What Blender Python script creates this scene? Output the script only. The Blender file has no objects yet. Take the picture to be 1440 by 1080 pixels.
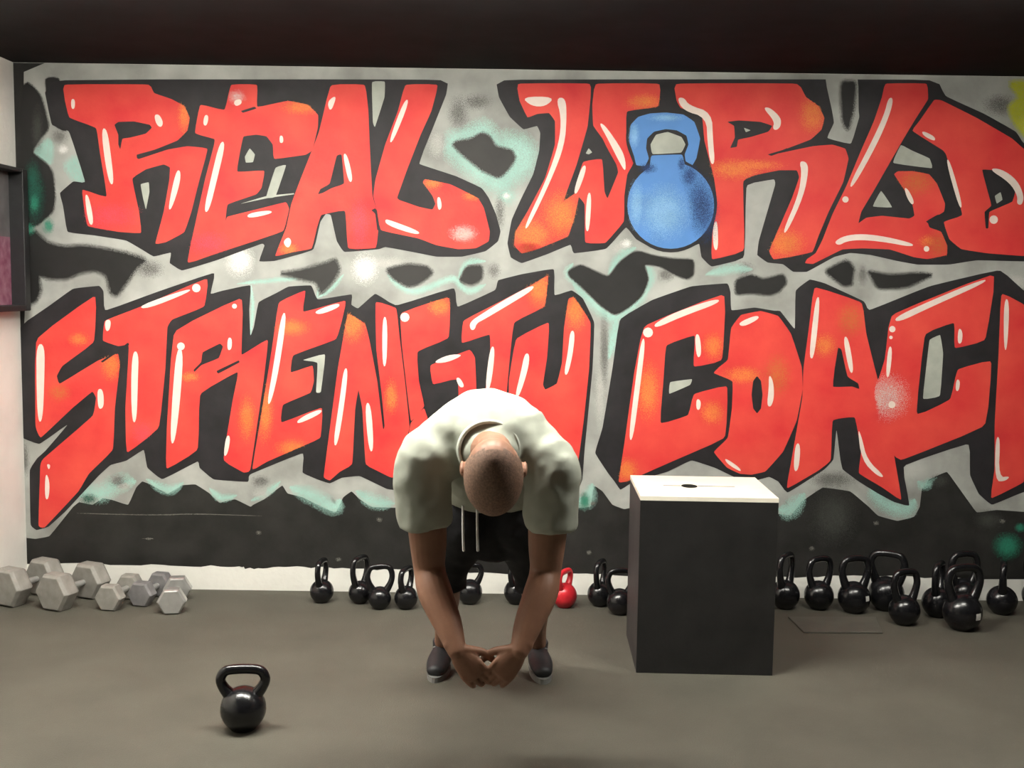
import bpy, bmesh, math, random
from mathutils import Vector, Matrix, noise
from mathutils.geometry import tessellate_polygon
random.seed(4)
R = math.radians
scn = bpy.context.scene
COL = scn.collection

# ------------------------------------------------------------------ camera
F_PX = 1518.0
CAM_H = 1.64
PITCH = R(5.27)
ROLL = R(0.8)
cam_loc = Vector((0, 0, CAM_H))
fwd = Vector((0, math.cos(PITCH), -math.sin(PITCH)))
r0 = Vector((1, 0, 0)); u0 = r0.cross(fwd)
rgt = math.cos(ROLL) * r0 + math.sin(ROLL) * u0
upv = -math.sin(ROLL) * r0 + math.cos(ROLL) * u0
cd = bpy.data.cameras.new('camera')
cd.sensor_width = 36.0
cd.lens = 36.0 * F_PX / 1440.0
cam = bpy.data.objects.new('camera', cd)
cam.matrix_world = Matrix(((rgt.x, upv.x, -fwd.x, 0), (rgt.y, upv.y, -fwd.y, 0),
                           (rgt.z, upv.z, -fwd.z, CAM_H), (0, 0, 0, 1)))
COL.objects.link(cam)
scn.camera = cam

def ray(px, py):
    return fwd + rgt * ((px - 720) / F_PX) + upv * ((540 - py) / F_PX)
def at(px, py, Y):
    d = ray(px, py); return cam_loc + d * (Y / d.y)
def at_floor(px, py):
    d = ray(px, py); return cam_loc + d * (-CAM_H / d.z)

# ------------------------------------------------------------------ world, lights, exposure
w = bpy.data.worlds.new('world'); scn.world = w; w.use_nodes = True
bg = w.node_tree.nodes['Background']
bg.inputs[0].default_value = (0.9, 0.95, 1.0, 1); bg.inputs[1].default_value = 0.05
scn.view_settings.view_transform = 'Standard'
scn.view_settings.look = 'None'
scn.view_settings.gamma = 1.0
scn.view_settings.use_curve_mapping = False
scn.view_settings.exposure = 0.27

WALL_Y = 5.62
CEIL_Z = 2.73
LEFT_X = at(30, 500, WALL_Y).x
RIGHT_X = 4.2
REAR_Y = -1.6

LAMPS = [(-0.15, 3.70, 78.0, 'white strip light on the dark ceiling above the bent man'),
         (-1.55, 3.70, 86.0, 'white strip light on the dark ceiling by the white side wall'),
         (1.75, 3.62, 46.0, 'white strip light on the dark ceiling in front of the box')]
for i, (lx, ly, pw, lab) in enumerate(LAMPS):
    ld = bpy.data.lights.new('tube_light', 'AREA'); ld.shape = 'RECTANGLE'
    ld.size = 1.15; ld.size_y = 0.16; ld.energy = pw; ld.color = (1.0, 0.965, 0.88)
    lo = bpy.data.objects.new('tube_light', ld); lo.location = (lx, ly, CEIL_Z - 0.052)
    COL.objects.link(lo)

# ------------------------------------------------------------------ materials
def s2l(c):
    return tuple(((v / 255.0) / 12.92 if v / 255.0 <= 0.04045 else ((v / 255.0 + 0.055) / 1.055) ** 2.4) for v in c)

def mat(name, col, rough=0.6, spec=0.5, metal=0.0, nscale=0, namt=0.0, bump=0.0, bscale=60, fade=False, alpha=1.0, col2=None, detail=4):
    m = bpy.data.materials.new(name); m.use_nodes = True
    nt = m.node_tree; N = nt.nodes; L = nt.links
    p = N['Principled BSDF']
    p.inputs['Base Color'].default_value = (*col, 1)
    p.inputs['Roughness'].default_value = rough
    p.inputs['Metallic'].default_value = metal
    p.inputs['Specular IOR Level'].default_value = spec
    geo = N.new('ShaderNodeNewGeometry')
    tc = N.new('ShaderNodeTexCoord')
    if nscale:
        nz = N.new('ShaderNodeTexNoise'); nz.inputs['Scale'].default_value = nscale; nz.inputs['Detail'].default_value = detail
        L.new(geo.outputs['Position'] if fade else tc.outputs['Object'], nz.inputs['Vector'])
        mr = N.new('ShaderNodeMapRange'); mr.inputs[1].default_value = 0.3; mr.inputs[2].default_value = 0.7
        L.new(nz.outputs['Fac'], mr.inputs[0])
        mx = N.new('ShaderNodeMix'); mx.data_type = 'RGBA'
        c2 = col2 if col2 else tuple(min(1, v * (1 + namt)) for v in col)
        c1 = col if col2 else tuple(v * (1 - namt) for v in col)
        mx.inputs[6].default_value = (*c1, 1); mx.inputs[7].default_value = (*c2, 1)
        L.new(mr.outputs[0], mx.inputs[0]); L.new(mx.outputs[2], p.inputs['Base Color'])
    if bump:
        nb = N.new('ShaderNodeTexNoise'); nb.inputs['Scale'].default_value = bscale; nb.inputs['Detail'].default_value = 3
        L.new(tc.outputs['Object'], nb.inputs['Vector'])
        b = N.new('ShaderNodeBump'); b.inputs['Strength'].default_value = bump; b.inputs['Distance'].default_value = 0.01
        L.new(nb.outputs['Fac'], b.inputs['Height']); L.new(b.outputs[0], p.inputs['Normal'])
    if fade:
        at_ = N.new('ShaderNodeAttribute'); at_.attribute_name = 'fade'
        mu = N.new('ShaderNodeMath'); mu.operation = 'MULTIPLY'; mu.inputs[1].default_value = alpha
        L.new(at_.outputs['Fac'], mu.inputs[0])
        sn = N.new('ShaderNodeVectorMath'); sn.operation = 'SNAP'; sn.inputs[1].default_value = (0.0012, 10.0, 0.0012)
        L.new(geo.outputs['Position'], sn.inputs[0])
        wn = N.new('ShaderNodeTexWhiteNoise'); wn.noise_dimensions = '3D'; L.new(sn.outputs[0], wn.inputs['Vector'])
        lt = N.new('ShaderNodeMath'); lt.operation = 'LESS_THAN'      # fine paint droplets instead of a see-through film
        L.new(wn.outputs['Value'], lt.inputs[0]); L.new(mu.outputs[0], lt.inputs[1]); L.new(lt.outputs[0], p.inputs['Alpha'])
    return m

K = 0.80   # paint albedo relative to the displayed linear colour
def paint(name, rgb, **kw):
    c = tuple(v * K for v in s2l(rgb))
    kw.setdefault('rough', 0.55); kw.setdefault('spec', 0.25)
    return mat(name, c, **kw)

M = {}
M['floor'] = mat('rubber_floor', (0.082, 0.077, 0.061), rough=0.75, spec=0.25, nscale=3.0, namt=0.10, bump=0.25, bscale=180)
M['ceiling'] = mat('black_ceiling', (0.012, 0.012, 0.012), rough=0.9, spec=0.1, nscale=6, namt=0.2)
M['white_wall'] = mat('white_wall_paint', (0.80, 0.79, 0.73), rough=0.6, spec=0.3, nscale=5, namt=0.05, bump=0.15, bscale=40)
M['black'] = paint('black_wall_paint', (44, 43, 41), nscale=7, namt=0.30, bump=0.1)
M['letter_black'] = paint('letter_black_paint', (43, 41, 43), nscale=9, namt=0.25, bump=0.08)
M['grey'] = paint('silver_spray_paint', (148, 149, 143), nscale=4.0, col2=tuple(v * K for v in s2l((200, 202, 195))), detail=6, bump=0.08)
M['red'] = paint('red_spray_paint', (226, 58, 60), nscale=5, col2=tuple(v * K for v in s2l((243, 88, 74))), detail=6, bump=0.08)
M['counter_grey'] = paint('pale_grey_paint', (186, 190, 178), nscale=12, namt=0.15)
M['highlight'] = paint('white_highlight_paint', (255, 238, 226), nscale=20, namt=0.05)
M['blue'] = paint('blue_spray_paint', (96, 150, 218), nscale=5, namt=0.10)
for nm, c, a in (('f_mint', (176, 222, 209), 0.78), ('f_teal', (60, 150, 122), 0.9), ('f_green', (42, 98, 82), 0.9), ('f_dark', (58, 57, 55), 1.0),
                 ('f_smoke', (105, 104, 100), 0.75), ('f_black', (40, 39, 38), 1.0), ('f_white', (255, 255, 250), 0.9),
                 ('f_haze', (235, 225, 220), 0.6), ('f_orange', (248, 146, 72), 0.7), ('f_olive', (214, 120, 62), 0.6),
                 ('f_pink', (240, 84, 104), 0.5), ('f_navy', (34, 62, 110), 0.85), ('f_sky', (150, 200, 240), 0.8),
                 ('f_lightgrey', (205, 205, 198), 0.8), ('f_yellow', (196, 200, 62), 0.95), ('f_charcoal', (74, 75, 71), 0.8), ('f_chip', (150, 148, 140), 0.6)):
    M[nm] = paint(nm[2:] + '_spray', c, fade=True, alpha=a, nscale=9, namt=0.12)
M['iron'] = mat('black_iron', (0.007, 0.007, 0.008), rough=0.24, spec=0.5, nscale=40, namt=0.3, bump=0.06, bscale=90)
M['iron_red'] = mat('red_enamel', (0.55, 0.02, 0.03), rough=0.3, spec=0.5, nscale=30, namt=0.15)
M['sticker'] = mat('white_sticker', (0.75, 0.74, 0.7), rough=0.5, nscale=30, namt=0.05)
M['hex_grey'] = mat('grey_hex_paint', (0.25, 0.24, 0.215), rough=0.5, spec=0.4, nscale=25, namt=0.15, bump=0.1, bscale=80)
M['hex_dark'] = mat('dull_grey_hex_paint', (0.17, 0.165, 0.165), rough=0.45, spec=0.5, nscale=25, namt=0.15, bump=0.1, bscale=80)
M['chrome'] = mat('polished_steel', (0.50, 0.50, 0.48), rough=0.28, metal=0.6, nscale=30, namt=0.08)
M['box_black'] = mat('black_box_paint', (0.014, 0.0135, 0.013), rough=0.5, spec=0.35, nscale=8, namt=0.25, bump=0.08)
M['box_side'] = mat('dark_grey_box_paint', (0.040, 0.036, 0.036), rough=0.5, spec=0.35, nscale=8, namt=0.2, bump=0.08)  # side panels are a lighter dark grey than the front
M['ply'] = mat('pale_plywood', (0.78, 0.74, 0.62), rough=0.55, nscale=6, namt=0.06)
M['hole_shade_joint'] = mat('hole_shade_and_joint', (0.02, 0.018, 0.015), rough=0.9, nscale=10, namt=0.1)  # dark colour for the painted-in hole shade and the joint lines
M['mat'] = mat('grey_rubber_mat', (0.080, 0.076, 0.061), rough=0.7, nscale=10, namt=0.12, bump=0.2, bscale=160)
M['skin'] = mat('skin', (0.26, 0.13, 0.08), rough=0.5, spec=0.35, nscale=14, namt=0.12, bump=0.05, bscale=120)
M['stubble'] = mat('cropped_hair', (0.20, 0.115, 0.075), rough=0.65, nscale=160, namt=0.35, bump=0.2, bscale=300)
M['shirt'] = mat('pale_cotton', (0.35, 0.37, 0.31), rough=0.85, spec=0.15, nscale=9, namt=0.05, bump=0.25, bscale=14)
M['rib'] = mat('pale_rib_knit', (0.50, 0.53, 0.46), rough=0.9, spec=0.1, nscale=60, namt=0.1)
M['seam'] = mat('dark_seam', (0.10, 0.11, 0.09), rough=0.9, nscale=60, namt=0.1)
M['shorts'] = mat('black_sport_fabric', (0.014, 0.014, 0.016), rough=0.75, spec=0.2, nscale=12, namt=0.25, bump=0.2, bscale=16)
M['cord'] = mat('white_cord', (0.7, 0.7, 0.68), rough=0.8, nscale=60, namt=0.1)
M['shoe'] = mat('black_shoe', (0.016, 0.016, 0.018), rough=0.55, nscale=20, namt=0.2)
M['sole'] = mat('grey_sole', (0.20, 0.20, 0.19), rough=0.7, nscale=20, namt=0.1)
M['eye'] = mat('eye_white', (0.75, 0.73, 0.7), rough=0.2, nscale=20, namt=0.03)
M['frame'] = mat('black_frame', (0.012, 0.012, 0.013), rough=0.5, nscale=20, namt=0.2)
M['print_grey'] = mat('grey_print', (0.10, 0.10, 0.10), rough=0.5, nscale=9, namt=0.3)
M['print_magenta'] = mat('magenta_print', (0.16, 0.035, 0.075), rough=0.5, nscale=25, col2=(0.30, 0.16, 0.2))
M['lamp_body'] = mat('lamp_enamel', (0.75, 0.75, 0.73), rough=0.4, nscale=10, namt=0.03)
def glow(strength):
    m = bpy.data.materials.new('lamp_tube'); m.use_nodes = True
    p = m.node_tree.nodes['Principled BSDF']; p.inputs['Emission Color'].default_value = (1, .965, .88, 1); p.inputs['Emission Strength'].default_value = strength
    return m

# ------------------------------------------------------------------ helpers
def obj(name, me, material, parent=None):
    o = bpy.data.objects.new(name, me); COL.objects.link(o)
    if material is not None and len(me.materials) == 0:
        me.materials.append(material)
    if parent is not None:
        o.parent = parent
    return o
def tag(o, label=None, cat=None, group=None, kind=None):
    if label: o['label'] = label
    if cat: o['category'] = cat
    if group: o['group'] = group
    if kind: o['kind'] = kind
    return o
def empty(name, loc=(0, 0, 0), rz=0.0):
    o = bpy.data.objects.new(name, None); COL.objects.link(o); o.location = loc; o.rotation_euler = (0, 0, rz)
    o.empty_display_size = 0.05
    return o
def mesh(name, vs, fs, smooth=False):
    me = bpy.data.meshes.new(name); me.from_pydata([tuple(v) for v in vs], [], fs); me.update()
    if smooth:
        for p in me.polygons: p.use_smooth = True
    return me
def fix_normals(me):
    bm = bmesh.new(); bm.from_mesh(me); bmesh.ops.recalc_face_normals(bm, faces=bm.faces); bm.to_mesh(me); bm.free()
    return me
def box_mesh(name, lo, hi, bevel=0.0, seg=2):
    bm = bmesh.new(); bmesh.ops.create_cube(bm, size=1.0)
    for v in bm.verts:
        v.co = Vector([(lo[i] + hi[i]) / 2 + v.co[i] * (hi[i] - lo[i]) for i in range(3)])
    if bevel: bmesh.ops.bevel(bm, geom=bm.edges[:], offset=bevel, segments=seg, affect='EDGES', profile=0.5)
    me = bpy.data.meshes.new(name); bm.to_mesh(me); bm.free()
    return me
def catmull(pts, n=6, closed=False):
    pts = [Vector(p) for p in pts]; out = []; N = len(pts)
    rng = range(N if closed else N - 1)
    for i in rng:
        if closed: a, b, c, d = pts[i - 1], pts[i], pts[(i + 1) % N], pts[(i + 2) % N]
        else: a, b, c, d = pts[max(i - 1, 0)], pts[i], pts[i + 1], pts[min(i + 2, N - 1)]
        for k in range(n):
            t = k / n
            out.append(0.5 * ((2 * b) + (c - a) * t + (2 * a - 5 * b + 4 * c - d) * t * t + (3 * b - a - 3 * c + d) * t ** 3))
    if not closed: out.append(pts[-1])
    return out
def tube_geo(path, radii, nseg=20, hint=(1, 0, 0), n=5, dome=True):
    """closed loft: radii = list of (ra, rb); ra along the hint direction"""
    rad = [(r, r) if not isinstance(r, tuple) else r for r in radii]
    P = catmull(path, n); RR = catmull([Vector((a, b, 0)) for a, b in rad], n)
    if dome:                      # rounded ends
        def cap(p, t, r):
            out = []
            for k in (1, 2, 3):
                a = k / 3 * math.pi / 2 * 0.96
                out.append((p + t * (math.sin(a) * min(r.x, r.y)), r * math.cos(a)))
            return out
        t0 = (P[0] - P[1]).normalized(); t1 = (P[-1] - P[-2]).normalized()
        c0 = cap(P[0], t0, RR[0])[::-1]; c1 = cap(P[-1], t1, RR[-1])
        P = [c[0] for c in c0] + P + [c[0] for c in c1]
        RR = [c[1] for c in c0] + RR + [c[1] for c in c1]
    vs, fs = [], []; h = Vector(hint)
    for i, p in enumerate(P):
        t = (P[min(i + 1, len(P) - 1)] - P[max(i - 1, 0)]).normalized()
        a = (h - t * h.dot(t)).normalized(); b = t.cross(a)
        for k in range(nseg):
            an = 2 * math.pi * k / nseg
            vs.append(p + a * (RR[i].x * math.cos(an)) + b * (RR[i].y * math.sin(an)))
    for i in range(len(P) - 1):
        for k in range(nseg):
            fs.append((i * nseg + k, i * nseg + (k + 1) % nseg, (i + 1) * nseg + (k + 1) % nseg, (i + 1) * nseg + k))
    fs.append(tuple(range(nseg))[::-1]); fs.append(tuple((len(P) - 1) * nseg + k for k in range(nseg)))
    return vs, fs
def ell_geo(c, ax, nu=20, nv=14):
    """ellipsoid: ax = three Vectors (half axes)"""
    c = Vector(c); vs = [c + ax[2]]; fs = []
    for i in range(1, nv):
        th = math.pi * i / nv
        for k in range(nu):
            ph = 2 * math.pi * k / nu
            vs.append(c + ax[0] * (math.sin(th) * math.cos(ph)) + ax[1] * (math.sin(th) * math.sin(ph)) + ax[2] * math.cos(th))
    vs.append(c - ax[2]); last = len(vs) - 1
    for k in range(nu):
        fs.append((0, 1 + k, 1 + (k + 1) % nu)); fs.append((last, 1 + (nv - 2) * nu + (k + 1) % nu, 1 + (nv - 2) * nu + k))
    for i in range(nv - 2):
        for k in range(nu):
            a = 1 + i * nu + k; b = 1 + i * nu + (k + 1) % nu
            fs.append((a, a + nu, b + nu, b))
    return vs, fs
def merge(geos):
    V, Fc = [], []
    for vs, fs in geos:
        o = len(V); V += list(vs); Fc += [tuple(i + o for i in f) for f in fs]
    return V, Fc
def organic(name, geos, voxel, smooth=6, disp=None):
    V, Fc = merge(geos)
    me = fix_normals(mesh(name + '_raw', V, Fc))
    o = bpy.data.objects.new(name + '_raw', me); COL.objects.link(o)
    md = o.modifiers.new('r', 'REMESH'); md.mode = 'VOXEL'; md.voxel_size = voxel
    ms = o.modifiers.new('s', 'SMOOTH'); ms.iterations = smooth; ms.factor = 0.5
    dg = bpy.context.evaluated_depsgraph_get(); dg.update()
    out = bpy.data.meshes.new_from_object(o.evaluated_get(dg))
    out.name = name
    bpy.data.objects.remove(o); bpy.data.meshes.remove(me)
    for p in out.polygons: p.use_smooth = True
    if disp:
        ns = [v.normal.copy() for v in out.vertices]
        for v, nn in zip(out.vertices, ns): v.co += nn * disp(v.co)
        out.update()
    return out

# ------------------------------------------------------------------ the room
T = 0.12
def struct(name, me, m, label):
    return tag(obj(name, me, m), label, name.split('_')[0], None, 'structure')
struct('floor', box_mesh('floor', (LEFT_X - T, REAR_Y - T, -0.1), (RIGHT_X + T, WALL_Y + T, 0)), M['floor'], 'olive grey rubber gym floor')
struct('ceiling', box_mesh('ceiling', (LEFT_X - T, REAR_Y - T, CEIL_Z), (RIGHT_X + T, WALL_Y + T, CEIL_Z + 0.1)), M['ceiling'], 'dark painted ceiling over the mural')
wall = struct('wall_back', box_mesh('wall_back', (LEFT_X - T, WALL_Y, 0), (RIGHT_X + T, WALL_Y + T, CEIL_Z)), M['white_wall'], 'white wall covered by a red lettered graffiti mural')
struct('wall_left', box_mesh('wall_left', (LEFT_X - T, REAR_Y, 0), (LEFT_X, WALL_Y, CEIL_Z)), M['white_wall'], 'bright white side wall')
struct('wall_right', box_mesh('wall_right', (RIGHT_X, REAR_Y, 0), (RIGHT_X + T, WALL_Y, CEIL_Z)), M['black'], 'dark side wall')
struct('wall_rear', box_mesh('wall_rear', (LEFT_X - T, REAR_Y - T, 0), (RIGHT_X + T, REAR_Y, CEIL_Z)), M['black'], 'dark wall at the other end of the room')

# ------------------------------------------------------------------ the mural: flat paint on the wall
ORI = dict(A=(0, 120), B=(350, 120), C=(700, 120), D=(1040, 120), E=(0, 380), F=(350, 380), G=(700, 380), H=(1040, 380),
           I=(0, 660), J=(350, 660), K=(700, 660), L=(1040, 660))
def PX(s):
    out = []; o = (0, 0)
    for tok in s.split():
        if tok in ORI: o = ORI[tok]; continue
        if tok == 'P': o = None; continue
        x, y = tok.split(',')
        out.append((float(x), float(y)) if o is None else (o[0] + float(x) / 3.6, o[1] + float(y) / 3.6))
    return out
def chaikin(pts, r):
    out = []; n = len(pts)
    for i in range(n):
        a, b = pts[i], pts[(i + 1) % n]
        out.append((a[0] + (b[0] - a[0]) * r, a[1] + (b[1] - a[1]) * r))
        out.append((a[0] + (b[0] - a[0]) * (1 - r), a[1] + (b[1] - a[1]) * (1 - r)))
    return out
def area(p): return sum(p[i - 1][0] * p[i][1] - p[i][0] * p[i - 1][1] for i in range(len(p)))
def wallpt(p, layer): 
    q = at(p[0], p[1], WALL_Y); return (q.x, WALL_Y - 0.0003 - 0.0003 * layer, min(q.z, CEIL_Z - 0.001))
def pip(q, g):
    x, y = q; c = False; n = len(g)
    for i in range(n):
        x1, y1 = g[i - 1]; x2, y2 = g[i]
        if (y1 > y) != (y2 > y) and x < (x2 - x1) * (y - y1) / (y2 - y1) + x1: c = not c
    return c
def grow(pts, d):
    if area(pts) < 0: pts = pts[::-1]
    out = []; n = len(pts)
    for i in range(n):
        a, b = Vector(pts[i - 1]), Vector(pts[(i + 1) % n]); t = (b - a).normalized(); c = Vector(pts[i]) + Vector((t.y, -t.x)) * d
        out.append((c.x, c.y))
    return out
class Paint:
    def __init__(self): self.v = []; self.f = []; self.a = []; self.n = 0
    def lay(self, layer): self.n += 1; return layer + 0.03 * (self.n - 1)
    def poly(self, pts, layer, rnd=1):
        layer = self.lay(layer)
        if rnd == 1: pts = chaikin(chaikin(pts, 0.075), 0.25)
        elif rnd == 2: pts = chaikin(chaikin(pts, 0.25), 0.25)
        if area(pts) < 0: pts = pts[::-1]
        o = len(self.v); V = [wallpt(p, layer) for p in pts]
        self.v += V; self.a += [1.0] * len(V)
        for t in tessellate_polygon([[Vector((p[0], p[1], 0)) for p in pts]]): self.f.append(tuple(o + i for i in t))
        return self
    def soft(self, pts, layer, wpx, rnd=2):
        layer = self.lay(layer)
        if rnd: pts = chaikin(chaikin(pts, 0.15), 0.25)
        if area(pts) < 0: pts = pts[::-1]
        n = len(pts); inn = []; out = []
        for i in range(n):
            a, b = Vector(pts[i - 1]), Vector(pts[(i + 1) % n]); t = b - a
            if t.length < 1e-6: t = Vector((1, 0))
            t.normalize(); nn = Vector((t.y, -t.x)); c = Vector(pts[i])
            inn.append(c - nn * wpx * 0.2); out.append(c + nn * wpx * 0.6)
        o = len(self.v)
        self.v += [wallpt(p, layer) for p in inn] + [wallpt(p, layer) for p in out]; self.a += [1.0] * n + [0.0] * n
        for t in tessellate_polygon([[Vector((p[0], p[1], 0)) for p in inn]]): self.f.append(tuple(o + i for i in t))
        for i in range(n): self.f.append((o + i, o + (i + 1) % n, o + n + (i + 1) % n, o + n + i))
        return self
    def blob(self, c, rx, ry, layer, rot=0.0, clip=None):
        """radial soft dab, kept inside the clip outlines"""
        layer = self.lay(layer)
        if clip: n, rings = 32, [k / 14 for k in range(1, 15)]
        else: n, rings = 20, [0.35, 0.7, 1.0]
        o = len(self.v); self.v.append(wallpt(c, layer)); self.a.append(1.0)
        for fr in rings:
            al = max(0.0, 1.0 - fr) if fr > 0.35 else 1.0 - fr * 0.45
            if fr > 0.35: al = 0.8425 * (1 - (fr - 0.35) / 0.65) ** 1.4
            for k in range(n):
                an = 2 * math.pi * k / n; x = rx * fr * math.cos(an); y = ry * fr * math.sin(an)
                q = (c[0] + x * math.cos(rot) - y * math.sin(rot), c[1] + x * math.sin(rot) + y * math.cos(rot))
                inside = clip is None or any(pip(q, g) for g in clip)
                self.v.append(wallpt(q, layer)); self.a.append(al if inside else 0.0)
        for k in range(n): self.f.append((o, o + 1 + k, o + 1 + (k + 1) % n))
        for q in range(len(rings) - 1):
            for k in range(n):
                a = o + 1 + q * n + k; b = o + 1 + q * n + (k + 1) % n
                if max(self.a[a], self.a[b], self.a[a + n], self.a[b + n]) > 0: self.f.append((a, a + n, b + n, b))
        return self
    def line(self, pts, layer, wpx, soft=0.5):
        """brush line fading at both sides"""
        layer = self.lay(layer)
        P = [Vector((p[0], p[1])) for p in catmull([Vector((p[0], p[1], 0)) for p in pts], 4)]
        o = len(self.v); n = len(P)
        for i, p in enumerate(P):
            t = (P[min(i + 1, n - 1)] - P[max(i - 1, 0)]); t.normalize(); nn = Vector((t.y, -t.x))
            e = min(1.0, min(i, n - 1 - i) / 3.0 + 0.15)
            for k, al in ((-1, 0), (-(1 - soft), 1), (1 - soft, 1), (1, 0)):
                self.v.append(wallpt(p + nn * (k * wpx * 0.5 * e), layer)); self.a.append(float(al))
        for i in range(n - 1):
            for k in range(3): self.f.append((o + i * 4 + k, o + i * 4 + k + 1, o + i * 4 + 5 + k - 0, o + i * 4 + 4 + k))
        return self
    def build(self, name, m, parent, label=None):
        me = mesh(name, self.v, self.f); bm = bmesh.new(); bm.from_mesh(me)
        bm.normal_update()
        fl = [f for f in bm.faces if f.normal.y > 0]
        if fl: bmesh.ops.reverse_faces(bm, faces=fl)
        bm.to_mesh(me); bm.free()
        at_ = me.attributes.new('fade', 'FLOAT', 'POINT')
        at_.data.foreach_set('value', self.a)
        o = obj(name, me, M[m], parent)
        if label: o['label'] = label
        return o
def c1(s): return PX(s)[0]

# black ground of the mural with a ragged lower edge over the bare white wall
rag = []
edge = PX('P -60,790 28,792 140,793 240,795 330,797 352,799 400,797 470,799 560,801 700,806 800,807 900,809 1100,811 1200,810 1300,812 1440,816 1760,820')
for i, p in enumerate(catmull([Vector((x, y, 0)) for x, y in edge], 7)):
    rag.append((p.x, p.y + random.uniform(-1.6, 1.6)))
pb = Paint(); pb.poly([(-60, 60), (1760, 60)] + rag[::-1], 1, 0); pb.build('mural_ground', 'black', wall, 'black painted ground of the mural')

# silver sprayed field with wavy lower edge
wav = PX('P 34,60 A 118,300 P 36,420 I 92,0 90,320 120,345 180,352 250,340 330,240 370,190 400,165 470,180 520,145 570,155 650,182 690,90 720,60 760,75 850,125 920,80 990,75 1060,120 1110,170 1190,150 1270,190 '
         'J 20,180 80,150 130,110 170,80 195,122 270,140 350,180 440,220 478,140 520,110 560,150 620,190 740,195 '
         'K 100,180 300,200 410,195 470,190 485,80 530,110 580,180 640,202 690,190 1300,250 L 195,225 260,235 310,165 420,90 560,110 620,160 655,190 700,235 800,262 885,240 912,190 922,100 960,50 1050,10 1100,80 1150,150 1200,220 1300,205 1440,215 1800,240 P 1560,60')
g = Paint(); g.poly(wav, 2, 1); g.build('silver_field', 'grey', wall, 'silver grey sprayed field behind the letters')

# soft colour hazes on the silver field
P_ = Paint()
P_.soft(PX('B 985,320 1030,240 1130,215 1200,190 1260,270 1360,300 1400,360 1350,470 1290,540 1200,500 1080,410'), 3, 22)
P_.soft(PX('C 0,260 120,270 180,330 160,420 60,500 0,520'), 3, 26)
P_.blob(c1('C 40,560'), 22, 18, 3)
P_.soft(PX('A 160,340 245,268 270,290 262,400 225,395'), 3, 6)
P_.soft(PX('A 325,400 385,360 410,420 432,492 370,478'), 3, 10)
for s, wd in (('F -60,70 120,52 338,42 346,140', 5), ('F 350,140 420,90 480,20', 5), ('F 700,20 760,75 825,108 910,88 1030,42 1080,85 1125,105 1200,70', 7), ('E 1272,75 1280,200 1268,330', 4),
              ('J 205,90 330,140 430,190 462,150', 16), ('J 540,110 640,165 740,172', 14), ('I 400,140 450,120 520,120 600,70 690,60', 18), ('I 740,50 850,105 930,65', 10), ('I 1060,95 1120,145 1200,130', 8), ('J 10,160 90,120 160,60', 7),
              ('G 380,70 480,160 560,230 600,235 690,170 770,60', 13), ('G 600,240 590,330 560,450', 14), ('C 380,900 360,960 460,1040', 9), ('C 740,910 775,960 750,1060', 10), ('C 560,960 620,870 700,820', 10),
              ('L 665,75 700,140 770,190 845,200 888,150', 16), ('L 195,200 255,205 330,120', 18), ('L 900,60 935,80 1000,40', 10), ('K 400,150 450,160 478,70', 16), ('C 1050,960 1180,930 1290,930', 10), ('B 1060,980 1110,900 1200,890', 7)):
    P_.line(PX(s), 3, wd * 1.9, 0.85)
P_.build('mint_haze', 'f_mint', wall)
P_ = Paint()
P_.blob(c1('C 520,1040'), 20, 12, 3.2); P_.blob(c1('B 1060,140'), 18, 30, 3.2); P_.blob(c1('B 1150,85'), 26, 14, 3.2); P_.blob(c1('B 1270,640'), 10, 30, 3.2)
P_.blob(c1('A 300,260'), 14, 14, 3.2); P_.blob(c1('B 1240,940'), 12, 14, 3.2); P_.blob(c1('C 850,960'), 16, 12, 3.2); P_.blob(c1('I 600,60'), 16, 12, 3.2)
P_.blob(c1('A 760,930'), 24, 16, 3.2); P_.blob(c1('E 120,960'), 10, 30, 3.2); P_.blob(c1('G 540,400'), 8, 60, 3.2); P_.blob(c1('D 620,960'), 10, 18, 3.2)
P_.blob(c1('C 1240,930'), 20, 12, 3.2); P_.blob(c1('J 60,60'), 16, 10, 3.2); P_.blob(c1('D 520,140'), 8, 26, 3.2); P_.blob(c1('L 470,50'), 40, 14, 3.2); P_.blob(c1('D 1320,100'), 30, 18, 3.2)
P_.build('smoke_haze', 'f_smoke', wall)
P_ = Paint()
for s, a, b in (('C 620,830', 20, 14), ('B 950,300', 16, 24), ('D 870,980', 14, 8), ('I 620,80', 16, 8), ('G 520,620', 10, 60), ('J 60,120', 16, 10), ('B 700,900', 50, 12), ('D 610,960', 8, 22), ('D 1400,1000', 20, 16)):
    P_.blob(c1(s), a, b, 3.3)
P_.build('pale_haze', 'f_lightgrey', wall)
P_ = Paint()
P_.blob(c1('A 1215,885'), 24, 30, 3.6); P_.blob(c1('B 588,930'), 22, 26, 3.6); P_.blob(c1('A 320,325'), 9, 8, 3.6); P_.blob(c1('C 650,800'), 10, 8, 3.6); P_.blob(c1('C 45,560'), 7, 6, 3.6)
P_.build('white_glint', 'f_white', wall)

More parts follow.
